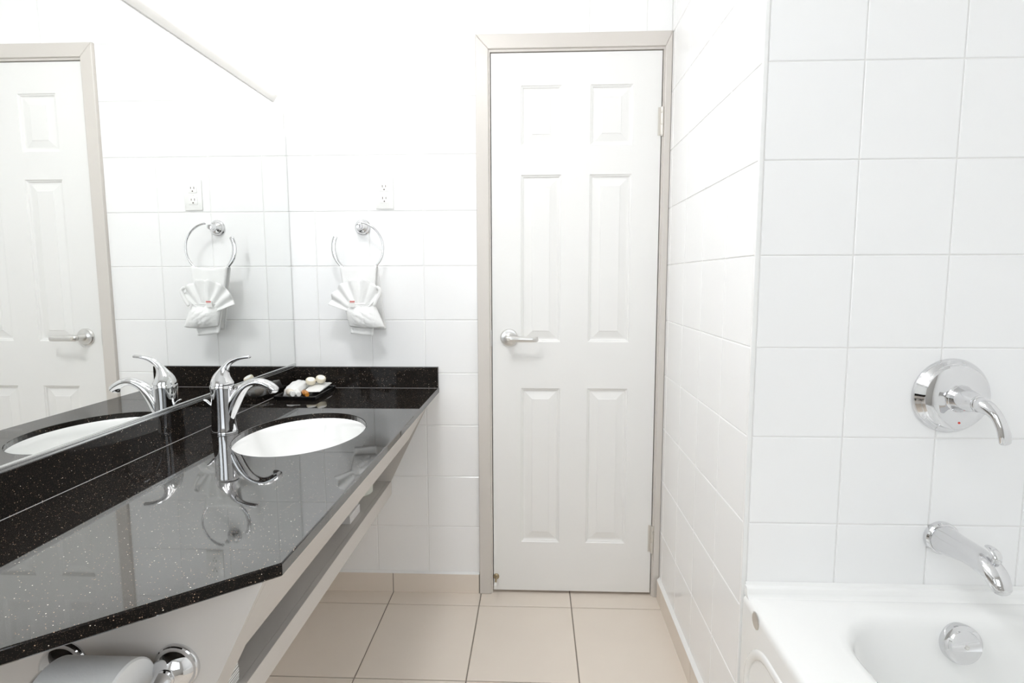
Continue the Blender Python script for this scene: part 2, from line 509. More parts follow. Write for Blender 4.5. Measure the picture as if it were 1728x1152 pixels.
# door stop screwed to the foot of the door
ds = smooth(obj('door_stop', lathe(bmesh.new(), [(0, 0), (.0115, 0), (.0115, .003), (.006, .006), (.0042, .010), (.0038, .055), (0, .055)], (-.1535, DY, .068), (0, -1, -.04), 24), 'brass', door), 35)
smooth(obj('rubber_tip', lathe(bmesh.new(), [(0, .052), (.0058, .053), (.0064, .058), (.0062, .068), (.0048, .072), (0, .0725)], (-.1535, DY, .068), (0, -1, -.04), 20), 'rubber', ds), 40)
# dim corridor beyond the closed door
cor = struct(obj('wall_corridor', box(-.7, 1.0, .5, .6, 0, 2.44), 'corridor'))

# ------------------------------------------------------------------ mirror
XM = -.9245
mir = thing('wall_mirror', 'wide frameless mirror on the wall above the black granite backsplash', 'mirror', (XL, -1.15, .915))
bm = box(XL + .001, XM, -2.35, -.006, .9095, 1.779)
o = obj('mirror_glass', bm, 'mirror'); o.data.materials.append(M['medge'])
for f in o.data.polygons:
    if f.normal.x < .9: f.material_index = 1
adopt(o, mir)
bm = bmesh.new()
add_box(bm, XL + .0005, XM + .0030, -2.35, -.005, .9056, .9092)
add_box(bm, XM + .0003, XM + .0030, -2.35, -.005, .9090, .9165, bevel=.0008)
adopt(smooth(obj('bottom_channel', bm, 'rail'), 30), mir)

# ------------------------------------------------------------------ vanity light over the mirror
LY0, LY1 = -1.28, -.085
vl = thing('vanity_light', 'long white wraparound light fixture mounted above the mirror', 'light fixture', (XL, -.68, 1.95))
pan = [(XL + .0005, 1.861), (XL + .0045, 1.861), (-.912, 1.8825), (-.912, 2.028), (XL + .0045, 2.05), (XL + .0005, 2.05)]
adopt(obj('back_pan', prism(bmesh.new(), pan, 'y', LY0, LY1), 'pan'), vl)
def diff_prof(k):
    P = []
    for i in range(25):
        a = -PI / 2 + PI * i / 24
        c, s = math.cos(a), math.sin(a)
        e = .62
        P.append((-.9115 + .0785 * k * (abs(c) ** e), 1.9555 + .0745 * k * math.copysign(abs(s) ** e, s)))
    return P
bm = bmesh.new()
ring = []
R0 = .028
stat = [(LY0, .72), (LY0 + .004, .85), (LY0 + .012, .95), (LY0 + R0, 1), (LY1 - R0, 1), (LY1 - .012, .95), (LY1 - .004, .85), (LY1, .72)]
for y, k in stat: ring.append([bm.verts.new((p[0], y, p[1])) for p in diff_prof(k)])
for a, b in zip(ring, ring[1:]):
    for i in range(24): bm.faces.new((a[i], a[i + 1], b[i + 1], b[i]))
bm.faces.new(ring[0]); bm.faces.new(ring[-1])
bmesh.ops.recalc_face_normals(bm, faces=bm.faces[:])
adopt(smooth(obj('diffuser', bm, 'diff'), 60), vl)
for y in (LY1 + .0015, LY0 - .0015):
    s = 1 if y > -.5 else -1
    adopt(smooth(obj('end_screw', lathe(bmesh.new(), [(0, 0), (.0042, 0), (.0042, .003), (.002, .005), (0, .005)], (XL + .013, y - s * .0015, 1.883), (0, s, 0), 14), 'hinge'), 30), vl)

# unseen opal lamp added on the ceiling to brighten the room
cl = thing('added_fill_lamp', 'round opal fill lamp added unseen on the bathroom ceiling', 'lamp', (-.38, -1.15, CEIL))
adopt(smooth(obj('fill_lamp_base', lathe(bmesh.new(), [(0, 0), (.17, 0), (.17, .02), (.155, .025), (0, .025)], (-.38, -1.15, CEIL), (0, 0, -1), 40), 'pan'), 30), cl)
adopt(smooth(obj('fill_lamp_glass', lathe(bmesh.new(), [(.15, .02), (.152, .035), (.14, .06), (.11, .08), (.06, .093), (0, .097)], (-.38, -1.15, CEIL), (0, 0, -1), 40), 'lamp'), 60), cl)

# ------------------------------------------------------------------ countertop with backsplashes
ZC, TH = .8245, .0205
KC = .9940                        # counter points were measured at z=.822
XF = -.3693
XB = -.9195                       # face of the long backsplash
YN, XN = -2.36, -.745           # banjo end, narrow depth
ct = thing('countertop', 'black speckled granite countertop with an oval sink cutout', 'countertop', (-.65, -1.0, ZC - TH))
k = .667 / .745
YK = -1.3767
outer = [(XL + .001, -.003), (XF, -.003), (XF, YK), (XN, YK + (XN - XF) * k), (XN, YN), (XL + .001, YN)]
SX, SY, SA, SB = -.6332, -.6561, .1620, .2217
bm = bmesh.new()
NE = 72
def slab(bm):
    bv = .0022
    levels = []
    def inset(pts, d):
        out = []
        n = len(pts)
        for i in range(n):
            p0, p1, p2 = Vector(pts[i - 1]), Vector(pts[i]), Vector(pts[(i + 1) % n])
            e1 = (p1 - p0).normalized(); e2 = (p2 - p1).normalized()
            n1 = Vector((e1.y, -e1.x)); n2 = Vector((e2.y, -e2.x))     # inward for clockwise polygon
            bis = (n1 + n2); bis = bis / bis.dot(n1) if abs(bis.dot(n1)) > 1e-6 else n1
            out.append(p1 + bis * d)
        return out
    for d, z in ((bv, ZC), (bv * .3, ZC - bv * .3), (0, ZC - bv), (0, ZC - TH + bv), (bv, ZC - TH)):
        po = inset(outer, d)
        ov = [bm.verts.new((p[0], p[1], z)) for p in po]
        iv = [bm.verts.new((SX + (SA + d) * math.cos(2 * PI * i / NE), SY + (SB + d) * math.sin(2 * PI * i / NE), z)) for i in range(NE)]
        levels.append((ov, iv))
    for (o1, i1), (o2, i2) in zip(levels, levels[1:]):
        for i in range(len(o1)):
            j = (i + 1) % len(o1)
            bm.faces.new((o1[i], o1[j], o2[j], o2[i]))
        for i in range(NE):
            j = (i + 1) % NE
            bm.faces.new((i1[i], i1[j], i2[j], i2[i]))
    for ov, iv in (levels[0], levels[-1]):
        es = []
        for L in (ov, iv):
            for i in range(len(L)):
                a, b = L[i], L[(i + 1) % len(L)]
                es.append(bm.edges.get((a, b)) or bm.edges.new((a, b)))
        bmesh.ops.triangle_fill(bm, use_beauty=True, use_dissolve=False, edges=es)
    bmesh.ops.recalc_face_normals(bm, faces=bm.faces[:])
slab(bm)
adopt(obj('slab', bm, 'granite'), ct)
adopt(obj('backsplash', box(XL + .001, XF - .0012, -.0195, -.0005, ZC + .0004, .9050, bevel=.0015), 'granite'), ct)
adopt(obj('backsplash', box(XL + .0012, XB, YN, -.0200, ZC + .0004, .9050, bevel=.0012), 'granite'), ct)
for nm, b in (('caulk_bead', prism(bmesh.new(), [(-.0193, ZC - .0002), (-.0201, ZC + .0002), (-.0193, ZC + .0008)], 'x', XB, XF - .002)),
              ('caulk_bead', prism(bmesh.new(), [(XB - .0002, ZC - .0002), (XB + .0006, ZC + .0002), (XB - .0002, ZC + .0008)], 'y', -2.3, -.0195))):
    adopt(obj(nm, b, 'seam'), ct)

# ------------------------------------------------------------------ undermount sink
sk = thing('sink', 'white oval undermount sink set below the granite countertop', 'sink', (SX, SY, ZC - TH - .14))
bm = bmesh.new()
prof = [(1.12, 0), (1.015, 0), (1.0, -.004), (.985, -.02), (.955, -.05), (.89, -.085), (.75, -.115), (.55, -.133), (.3, -.141), (.11, -.143)]
R = []
ZS = ZC - TH - .0002
for s, h in prof:
    R.append([bm.verts.new((SX + SA * s * math.cos(2 * PI * i / 64), SY + SB * s * math.sin(2 * PI * i / 64), ZS + h)) for i in range(64)])
for a, b in zip(R, R[1:]):
    for i in range(64):
        j = (i + 1) % 64
        bm.faces.new((a[i], b[i], b[j], a[j]))
bm.faces.new(R[-1])
for f in bm.faces: f.normal_update()
bm.faces.ensure_lookup_table()
if bm.faces[-1].normal.z < 0: bmesh.ops.reverse_faces(bm, faces=bm.faces[:])
o = adopt(smooth(obj('bowl', bm, 'porc'), 50), sk)
md = o.modifiers.new('thickness', 'SOLIDIFY'); md.thickness = .006; md.offset = -1
adopt(smooth(obj('drain', lathe(bmesh.new(), [(0, 0), (.022, 0), (.023, .002), (.02, .004), (.015, .0035), (.013, .006), (0, .007)], (SX, SY, ZS - .1425), (0, 0, 1), 28), 'chrome'), 30), sk)
adopt(smooth(obj('overflow_hole', lathe(bmesh.new(), [(.0095, 0), (.0095, .004), (.0075, .004), (.0065, .001), (0, .001)], (SX + SA * .935, SY, ZS - .060), (-1, 0, .35), 20), 'chrome'), 30), sk)

# ------------------------------------------------------------------ faucet
FXc, FYc = -.8459, -.6640
def near(p):
    return (p[0] * KC, FYc + (p[1] + .655) * KC, CAM.z + (p[2] - CAM.z) * KC, p[3] * KC, p[4] * KC)
fa = thing('sink_faucet', 'chrome single-handle faucet with arched spout beside the oval sink', 'faucet', (FXc, FYc, ZC))
c = Vector((FXc, FYc, ZC))
adopt(smooth(obj('base_ring', lathe(bmesh.new(), [(0, 0), (.0332, 0), (.0335, .0025), (.0328, .0045), (.0318, .005), (0, .005)], c, (0, 0, 1), 40), 'chrome'), 35), fa)
adopt(smooth(obj('body', lathe(bmesh.new(), [(0, .004), (.0325, .0055), (.0318, .012), (.0300, .030), (.0287, .060), (.0283, .085), (.0288, .108), (.0300, .122), (.0303, .128), (.0295, .1305), (.027, .1315), (0, .1315)], c, (0, 0, 1), 48), 'chrome'), 35), fa)
sp = [(-.838, -.655, .846, .012, .010), (-.829, -.655, .878, .0165, .0155), (-.8195, -.655, .905, .0170, .0185), (-.803, -.655, .932, .0168, .0165), (-.783, -.655, .9505, .0160, .0122), (-.760, -.655, .9600, .0158, .0106), (-.738, -.655, .9590, .0160, .0108), (-.718, -.655, .9500, .0155, .0110), (-.706, -.655, .9415, .0140, .0105)]
o = adopt(smooth(obj('spout', sweep(bmesh.new(), [near(p) for p in sp], seg=28, n=6), 'chrome'), 60), fa)
adopt(smooth(obj('aerator', lathe(bmesh.new(), [(0, 0), (.0105, 0), (.0105, .007), (.0095, .009), (0, .009)], near((-.7125, -.655, .9405, 0, 0))[:3], (.28, 0, -1), 24), 'chrome'), 35), fa)
hd = [(-.850, -.655, .9545, .0300, .0296), (-.8505, -.655, .962, .0280, .0280), (-.8495, -.655, .972, .0238, .0240), (-.8465, -.655, .983, .0176, .0180), (-.8415, -.655, .995, .0122, .0122), (-.8330, -.655, 1.0075, .0092, .0086), (-.821, -.655, 1.018, .0082, .0070), (-.803, -.655, 1.0255, .0078, .0056), (-.786, -.655, 1.0290, .0082, .0050), (-.772, -.655, 1.0300, .0085, .0045)]
adopt(smooth(obj('handle', sweep(bmesh.new(), [near(p) for p in hd], seg=32, n=6, dome=(False, True)), 'chrome'), 60), fa)
rod = [(-.872, -.661, .893, .0045, .0045), (-.882, -.663, .900, .0045, .0040), (-.891, -.664, .9095, .0055, .0034), (-.8965, -.6645, .9125, .0050, .0026)]
adopt(smooth(obj('lift_rod', sweep(bmesh.new(), [near(p) for p in rod], seg=16, n=5), 'chrome'), 60), fa)

# ------------------------------------------------------------------ vanity cabinet (sloped front, open shelf)
def slopex(z): return -.392 - .496 * (.80 - z)
ZT = ZC - TH
vc = thing('vanity_cabinet', 'greige laminate wall-hung vanity cabinet with sloped front and open shelf', 'cabinet', (-.75, -.7, .40))
YA, YB = -1.378, -.004
def slope_panel(pts, thick):
    """pts (y,z) on the sloped front, thickened inwards"""
    b = bmesh.new()
    n = Vector((1, 0, -.496)).normalized()
    A = [b.verts.new((slopex(z), y, z)) for y, z in pts]
    Bk = [b.verts.new(v.co - n * thick) for v in A]
    b.faces.new(A); b.faces.new(Bk[::-1])
    for i in range(len(A)):
        j = (i + 1) % len(A)
        b.faces.new((A[i], Bk[i], Bk[j], A[j]))
    bmesh.ops.recalc_face_normals(b, faces=b.faces[:])
    return b
adopt(obj('front_fascia', slope_panel([(YA + .066, .652), (YA + .066, ZT - .0005), (YB - .004, ZT - .0005), (YB - .012, .752), (-.115, .652)], .018), 'lam'), vc)
adopt(obj('front_stile', slope_panel([(YA + .0005, .4545), (YA + .0005, ZT - .0005), (YA + .0658, ZT - .0005), (YA + .0658, .4545)], .018), 'lam'), vc)
side = [(XL + .002, ZT - .0005), (slopex(ZT) - .0205, ZT - .0005), (-.5845, .454), (-.5845, .403), (XL + .002, .403)]
side_near = [(XL + .002, ZT - .0005), (slopex(ZT) - .0005, ZT - .0005), (-.5625, .454), (-.5625, .403), (XL + .002, .403)]
adopt(obj('side_panel', prism(bmesh.new(), side_near, 'y', YA - .016, YA), 'lam'), vc)
adopt(obj('side_panel', prism(bmesh.new(), side_near, 'y', YB - .007, YB), 'lam'), vc)
adopt(obj('shelf_board', box(XL + .002, -.579, YA + .0005, YB - .0075, .437, .4535), 'lam'), vc)
adopt(obj('front_rail', box(-.5785, -.5620, YA + .0005, YB - .0075, .4010, .4535, bevel=.0008), 'lam'), vc)
adopt(obj('back_panel', box(XL + .002, XL + .016, YA + .0005, YB - .0075, .454, .64), 'lam'), vc)

# ------------------------------------------------------------------ things on the shelf
zs = .4542
tr = thing('spare_toilet_roll', 'cream wrapped spare toilet roll standing on the open vanity shelf', 'toilet roll', (-.655, -.135, zs))
adopt(smooth(obj('roll_body', lathe(bmesh.new(), [(.020, 0), (.050, 0), (.0545, .004), (.0555, .05), (.0545, .098), (.050, .102), (.020, .102)], (-.655, -.135, zs), (0, 0, 1), 40), 'wrap'), 40), tr)
adopt(smooth(obj('core_tube', lathe(bmesh.new(), [(.0202, .001), (.0202, .1015), (.0188, .1015), (.0188, .001)], (-.655, -.135, zs), (0, 0, 1), 28), 'card'), 40), tr)
cb = thing('soap_carton', 'small white carton with a torn open top lying on the vanity shelf', 'box', (-.640, -.36, zs))
adopt(obj('carton_body', box(-.692, -.593, -.412, -.308, zs, zs + .028, bevel=.002), 'box'), cb)
bm = bmesh.new()
grid_surface(bm, lambda u, v: Vector((-.690 + .095 * u, -.408 + .096 * v, zs + .030 + .010 * noise.noise(Vector((u * 3, v * 3, 1))) + .006 * u)), 10, 10)
o = adopt(smooth(obj('torn_lid', bm, 'tissue'), 60), cb)
md = o.modifiers.new('t', 'SOLIDIFY'); md.thickness = .0015; md.offset = 1
ps = thing('paper_stack', 'thick stack of white paper sheets on the shelf beside the side panel', 'paper', (-.68, -1.235, zs))
N = 16
for i in range(N):
    dx = random.uniform(-.0012, .0012); dy = random.uniform(-.001, .001)
    adopt(obj('sheet_bundle', box(-.785 + dx, -.5815 + dx, -1.305 + dy, -1.130 + dy, zs + i * .0090, zs + i * .0090 + .0083), 'paper'), ps)

# ------------------------------------------------------------------ toilet paper holder on the cabinet side
YP = YA - .016
hp = thing('toilet_paper_holder', 'chrome two-post toilet paper holder on the vanity side panel', 'holder', (-.615, YP, .672))
HZ = .674
for x in (-.524, -.694):
    o = adopt(smooth(obj('rosette', lathe(bmesh.new(), [(0, 0), (.0335, 0), (.0340, .003), (.0328, .006), (.0312, .0075), (.0310, .0095), (.0285, .0165), (.0235, .0225), (.016, .0275), (.0115, .0295), (0, .0300)], (x, YP, HZ), (0, -1, 0), 48), 'chrome'), 25), hp)
    d = .0265
    adopt(smooth(obj('arm', lathe(bmesh.new(), [(0, d), (.0108, d), (.0132, d + .002), (.0132, d + .005), (.0112, d + .007), (.0135, d + .010), (.0130, d + .016), (.0100, d + .028), (.0098, d + .036), (.0125, d + .042), (.0130, d + .050), (.0085, d + .056), (0, d + .057)], (x, YP, HZ), (0, -1, 0), 32), 'chrome'), 30), hp)
AY = YP - .0685
adopt(smooth(obj('roller_bar', lathe(bmesh.new(), [(0, 0), (.0075, 0), (.0075, .146), (0, .146)], (-.683, AY, HZ), (1, 0, 0), 24), 'plastic'), 30), hp)
RO = Vector((-.657, AY, HZ - .0095))
rl = thing('toilet_paper_roll', 'white toilet paper roll held by the chrome holder below the countertop', 'toilet roll', RO)
adopt(smooth(obj('paper_roll', lathe(bmesh.new(), [(.0195, 0), (.0545, 0), (.0570, .0025), (.0570, .1075), (.0545, .110), (.0195, .110)], RO, (1, 0, 0), 56), 'tissue'), 40), rl)
adopt(smooth(obj('core_tube', lathe(bmesh.new(), [(.0194, .0005), (.0194, .1095), (.0178, .1095), (.0178, .0005)], RO, (1, 0, 0), 32), 'card'), 40), rl)

# ------------------------------------------------------------------ electrical outlet
ot = thing('electrical_outlet', 'white duplex wall outlet on the tiled wall above the towel ring', 'outlet', (-.5615, 0, 1.553))
OX, OZ = -.5615, 1.553
adopt(smooth(obj('cover_plate', box(OX - .034, OX + .034, -.0055, -.0002, OZ - .0570, OZ + .0570, bevel=.0022), 'plastic'), 30), ot)
for dz in (.0215, -.0215):
    r = adopt(smooth(obj('receptacle', box(OX - .0165, OX + .0165, -.0068, -.0050, OZ + dz - .0140, OZ + dz + .0140, bevel=.0007), 'plastic'), 30), ot)
    for sx, hgt in ((-.0062, .0085), (.0062, .0070)):
        adopt(obj('contact_slot', box(OX + sx - .0011, OX + sx + .0011, -.0071, -.0060, OZ + dz + .0045 - hgt / 2, OZ + dz + .0045 + hgt / 2), 'slot'), ot).parent = r
        for ch in r.children: ch.matrix_parent_inverse = Matrix.Identity(4)
    g = obj('ground_hole', lathe(bmesh.new(), [(0, 0), (.0024, 0), (.0024, .001), (0, .001)], (OX, -.0061, OZ + dz - .0075), (0, -1, 0), 14), 'slot'); g.parent = r
adopt(smooth(obj('cover_screw', lathe(bmesh.new(), [(0, 0), (.003, 0), (.0025, .0012), (0, .0014)], (OX, -.0054, OZ), (0, -1, 0), 14), 'plastic'), 30), ot)

# ------------------------------------------------------------------ towel ring
YRG = -.062
rb = at(611, 383, y=-.01)
tg = thing('towel_ring', 'chrome open towel ring on the tiled wall below the outlet', 'towel ring', (rb.x, 0, rb.z))
adopt(smooth(obj('rosette', lathe(bmesh.new(), [(0, 0), (.0295, 0), (.0295, .004), (.0275, .007), (.0262, .008), (.0240, .014), (.0185, .0205), (.0125, .0250), (.0105, .029), (.0100, .040), (.0105, .050), (.0085, .0575), (0, .059)], (rb.x, -.0002, rb.z), (0, -1, 0), 48), 'chrome'), 28), tg)
ctr = at(604.5, 418, y=YRG); RR = (at(646.5, 418, y=YRG) - at(562.5, 418, y=YRG)).x / 2
pts = []
for i in range(40):
    a = math.radians(80 - (80 + 205) * i / 39)
    wd = .0042
    if i < 6: wd = .0078 - .0006 * i
    if i > 30: wd = .0042 + .0006 * min(i - 30, 7)
    hgt = .0040 + (.0045 * min((i - 27) / 6, 1) if i > 27 else 0)
    pts.append((ctr.x + RR * math.cos(a), YRG, ctr.z + RR * math.sin(a), wd if i <= 27 else .0042, hgt))
adopt(smooth(obj('ring', sweep(bmesh.new(), pts, seg=16, n=2), 'chrome'), 60), tg)

# ------------------------------------------------------------------ hand towel over the ring
zb = ctr.z - RR
def lerp(a, b, t): return a + (b - a) * t
tl = at(575, 451, y=YRG); tr_ = at(636.5, 451, y=YRG)
fl = at(592, 563, y=-.088); fr = at(629, 567, y=-.088)
bl = at(607, 556, y=-.022); br = at(651, 555, y=-.022)
bm = bmesh.new()
def towel(u, v):
    # v: 0 front hem .. 0.5 over the ring .. 1 back hem
    n1 = noise.noise(Vector((u * 4, v * 7, 3))) * .0025
    if v < .46:
        t = v / .46
        L = lerp(fl, tl, t); Rr = lerp(fr, tr_, t); p = lerp(L, Rr, u)
        y = lerp(-.086, YRG - .012, t)
        return Vector((p.x, y + n1 + .002 * math.sin(u * PI * 3), p.z))
    if v > .54:
        t = (v - .54) / .46
        L = lerp(tl, bl, t); Rr = lerp(tr_, br, t); p = lerp(L, Rr, u)
        y = lerp(YRG + .012, -.020, t)
        return Vector((p.x, y + n1 * .5, p.z))
    a = (v - .46) / .08 * PI
    p = lerp(tl, tr_, u)
    sag = RR - math.sqrt(max(RR * RR - (p.x - ctr.x) ** 2, 0))
    return Vector((p.x, YRG - .012 * math.cos(a), lerp(p.z, zb + sag * .6 + .009, math.sin(a))))
grid_surface(bm, towel, 16, 64)
ht = tag(smooth(obj('hand_towel', bm, 'terry'), 180), 'white folded hand towel hanging through the chrome towel ring', 'towel')
md = ht.modifiers.new('t', 'SOLIDIFY'); md.thickness = .007; md.offset = 0
# ------------------------------------------------------------------ fan-folded washcloth tucked on the towel
YW = -.104
wc = thing('washcloth', 'white washcloth folded into a fan and pocket on the hand towel', 'washcloth', at(610, 552, y=YW))
bm = bmesh.new()
FCx, FCy = 606, 532
PL = 6
def fan(u, v):
    a = math.radians(lerp(161, 42, u))
    Rmax = lerp(54, 62, math.sin(u * PI)) - (5 if u > .8 else 0) * (u - .8) / .2
    r = lerp(12, Rmax + 1.3 * math.cos(u * PL * 2 * PI), v)
    p = at(FCx + r * math.cos(a), FCy - r * math.sin(a), y=YW)
    d = .0062 * v * math.cos(u * PL * 2 * PI)
    return Vector((p.x, YW + .006 - d + .002 * noise.noise(Vector((u * 9, v * 4, 2))), p.z))
grid_surface(bm, fan, 96, 12)
o = adopt(smooth(obj('fan_pleats', bm, 'terry'), 180), wc); md = o.modifiers.new('t', 'SOLIDIFY'); md.thickness = .004; md.offset = 0
bm = bmesh.new()
A0, A1, B0, B1 = (579, 514), (629, 513), (588, 550), (646, 552)
def pocket(u, v):
    top = (lerp(A0[0], A1[0], u), lerp(A0[1], A1[1], u)); bot = (lerp(B0[0], B1[0], u), lerp(B0[1], B1[1], u) + 2 * math.sin(u * PI))
    p = at(lerp(bot[0], top[0], v), lerp(bot[1], top[1], v), y=YW - .006)
    bul = math.sin(u * PI) ** .6 * (.35 + .65 * math.sin(min(v * 1.15, 1) * PI) ** .7)
    wr = .0035 * noise.noise(Vector((u * 5, v * 6 + u * 3, 5))) + .002 * noise.noise(Vector((u * 14, v * 14, 8)))
    return Vector((p.x, YW + .014 - .026 * bul + wr * math.sin(u * PI), p.z))
grid_surface(bm, pocket, 40, 30)
o = adopt(smooth(obj('pocket', bm, 'terry'), 180), wc); md = o.modifiers.new('t', 'SOLIDIFY'); md.thickness = .006; md.offset = 0
hem = [pocket(u, 1.0) + Vector((0, -.001, .001)) for u in [i / 14 for i in range(15)]]
adopt(smooth(obj('hem', sweep(bmesh.new(), [(*h, .0034, .0030) for h in hem], seg=12, n=2), 'terry'), 180), wc)
cur = [(632, 514), (636, 506), (640, 497), (641, 489), (637, 485)]
adopt(smooth(obj('rolled_corner', sweep(bmesh.new(), [(*at(u, v, y=YW - .004), .007, .006) for u, v in cur], seg=14, n=4), 'terry'), 180), wc)
pk = thing('soap_packet', 'tiny white packet with red print tucked in the washcloth pocket', 'packet', at(594, 512, y=YW - .02))
a = at(589, 507, y=YW - .006); b = at(599, 518, y=YW - .006)
adopt(obj('sachet', box(a.x, b.x, YW - .0095, YW - .006, b.z, a.z, bevel=.0008), 'plastic'), pk)
for v0, v1 in ((507.5, 508.8), (509.6, 510.4)):
    a1 = at(590, v0, y=YW - .0097); b1 = at(598.5, v1, y=YW - .0097)
    adopt(obj('red_print', box(a1.x, b1.x, YW - .0101, YW - .0094, b1.z, a1.z), 'red'), pk)

# ------------------------------------------------------------------ amenity tray in the counter corner
TZ = ZC + .0004
ty = thing('amenity_tray', 'shallow black rectangular tray in the corner of the granite countertop', 'tray', (-.828, -.14, TZ))
X0, X1, Y0, Y1 = -.902, -.752, -.258, -.036
bm = bmesh.new()
rings = []
for d, z in ((.006, 0), (0, .012), (.0005, .0135), (.003, .0135), (.0045, .0122), (.010, .0032)):
    pr = []
    rc = .010
    for cx, cy, a0 in ((X1 - rc, Y1 - rc, 0), (X0 + rc, Y1 - rc, 90), (X0 + rc, Y0 + rc, 180), (X1 - rc, Y0 + rc, 270)):
        for i in range(5):
            a = math.radians(a0 + 22.5 * i)
            pr.append(bm.verts.new((cx + (rc - d) * math.cos(a), cy + (rc - d) * math.sin(a), TZ + z)))
    rings.append(pr)
for a, b in zip(rings, rings[1:]):
    for i in range(20): bm.faces.new((a[i], a[(i + 1) % 20], b[(i + 1) % 20], b[i]))
bm.faces.new(rings[0]); bm.faces.new(rings[-1])
bmesh.ops.recalc_face_normals(bm, faces=bm.faces[:])
adopt(smooth(obj('tray_body', bm, 'tray'), 30), ty)
tz = TZ + .0034
# folded white cloth
bm = bmesh.new()
def cloth(u, v):
    e = min(1, 8 * min(u, 1 - u)) ** .5 * min(1, 8 * min(v, 1 - v)) ** .5
    x = lerp(-.889, -.835, u); y = lerp(-.205, -.055, v)
    hh = .030 + .010 * math.sin(v * PI * .9) - .008 * u
    return Vector((x, y, tz + e * (hh + .004 * noise.noise(Vector((u * 4, v * 5, 7))))))
grid_surface(bm, cloth, 24, 24)
bmesh.ops.contextual_create(bm, geom=[e for e in bm.edges if e.is_boundary])
bmesh.ops.recalc_face_normals(bm, faces=bm.faces[:])
tag(smooth(obj('folded_cloth', bm, 'terry'), 180), 'plump white folded cloth lying along the backsplash side of the black tray', 'cloth')
# flat white sachet
bm = bmesh.new()
def bag(u, v, top):
    e = (math.sin(u * PI) * math.sin(v * PI)) ** .4
    x = lerp(-.828, -.768, u); y = lerp(-.175, -.048, v)
    return Vector((x, y, tz + .011 + .016 * v * .6 + (1 if top else -1) * (.0095 * e + .0002) + (.0015 * noise.noise(Vector((u * 6, v * 8, 1))) if top else 0)))
A = grid_surface(bm, lambda u, v: bag(u, v, True), 16, 20)
Bq = grid_surface(bm, lambda u, v: bag(u, v, False), 16, 20)
bmesh.ops.remove_doubles(bm, verts=bm.verts[:], dist=.0006)
bmesh.ops.recalc_face_normals(bm, faces=bm.faces[:])
tag(smooth(obj('white_pouch', bm, 'plastic'), 80), 'flat white pouch leaning on the open side of the black tray', 'pouch')
def soapcake(x, y, z, tilt, label):
    s = thing('round_soap', label, 'soap', (x, y, z))
    ax = Vector(tilt).normalized()
    adopt(smooth(obj('soap_cake', lathe(bmesh.new(), [(0, 0), (.0155, 0), (.0178, .003), (.0180, .012), (.0160, .0155), (0, .0155)], (x, y, z), ax, 32), 'soap'), 35), s)
    adopt(smooth(obj('paper_seal', lathe(bmesh.new(), [(0, .0150), (.0130, .0154), (.0128, .0162), (0, .0165)], (x, y, z), ax, 28), 'plastic'), 35), s)
soapcake(-.822, -.118, tz + .0325, (.25, -.38, 1), 'round cream soap nestled against the folded cloth on the tray')
soapcake(-.792, -.100, tz + .0375, (.35, -.40, 1), 'round cream soap resting on the white pouch on the tray')
def bottle(name, label, p0, p1, r, body, cap):
    s = thing(name, label, 'bottle', p0)
    d = Vector(p1) - Vector(p0); L = d.length
    adopt(smooth(obj('bottle_body', lathe(bmesh.new(), [(0, 0), (r * .85, 0), (r, r * .15), (r, L * .60), (r * .8, L * .68), (r * .5, L * .72), (r * .5, L * .76), (0, L * .76)], p0, d, 28), body), 35), s)
    adopt(smooth(obj('bottle_cap', lathe(bmesh.new(), [(0, L * .74), (r * .72, L * .74), (r * .76, L * .76), (r * .74, L * .98), (r * .66, L), (0, L)], p0, d, 24), cap), 35), s)
bottle('lotion_bottle', 'small cream lotion bottle with white cap lying on the black tray', (-.884, -.176, tz + .0135), (-.842, -.226, tz + .0125), .0125, 'cream', 'plastic')
bottle('shampoo_bottle', 'small white shampoo bottle lying beside the cream one on the tray', (-.853, -.176, tz + .0120), (-.822, -.226, tz + .0115), .0110, 'plastic', 'plastic')
bottle('amber_vial', 'small amber glass vial lying in the front corner of the tray', (-.822, -.180, tz + .0105), (-.793, -.224, tz + .0100), .0098, 'amber', 'amber')

# ------------------------------------------------------------------ bathtub
tb = thing('bathtub', 'white alcove bathtub with a wide rim and moulded apron', 'bathtub', (.86, -1.6, 0))
UX0, UX1, UY0, UY1 = .4845, XTUB - .002, -2.38, YT - .002
UZ = .507
def rrect(x0, x1, y0, y1, r, n=10):
    P = []
    if not isinstance(r, (list, tuple)): r = [r] * 4
    for (cx, cy, a0), rr in zip((((x1, y1, 0)), ((x0, y1, 90)), ((x0, y0, 180)), ((x1, y0, 270))), r):
        sx = -1 if cx == x1 else 1; sy = -1 if cy == y1 else 1
        for i in range(n + 1):
            a = math.radians(a0 + 90 * i / n)
            P.append((cx + sx * rr + rr * math.cos(a), cy + sy * rr + rr * math.sin(a)))
    return P
bm = bmesh.new()
IX0, IX1, IY0, IY1 = .628, 1.128, -2.26, -.945
lv = []
def lev(x0, x1, y0, y1, r, z): lv.append([bm.verts.new((p[0], p[1], z)) for p in rrect(x0, x1, y0, y1, r)])
lev(UX0, UX1, UY0, UY1, .004, .0)
lev(UX0, UX1, UY0, UY1, .004, UZ - .018)
lev(UX0 + .0012, UX1, UY0, UY1, .004, UZ - .010)
lev(UX0 + .005, UX1 - .002, UY0 + .002, UY1 - .002, .005, UZ - .0035)
lev(UX0 + .013, UX1 - .006, UY0 + .006, UY1 - .006, .008, UZ)
lev(IX0 - .020, IX1 + .020, IY0 - .02, IY1 + .020, .165, UZ - .0005)
lev(IX0 - .008, IX1 + .008, IY0 - .008, IY1 + .008, .155, UZ - .003)
lev(IX0 + .002, IX1 - .002, IY0 + .002, IY1 - .002, .148, UZ - .010)
lev(IX0 + .008, IX1 - .008, IY0 + .012, IY1 - .009, .143, UZ - .025)
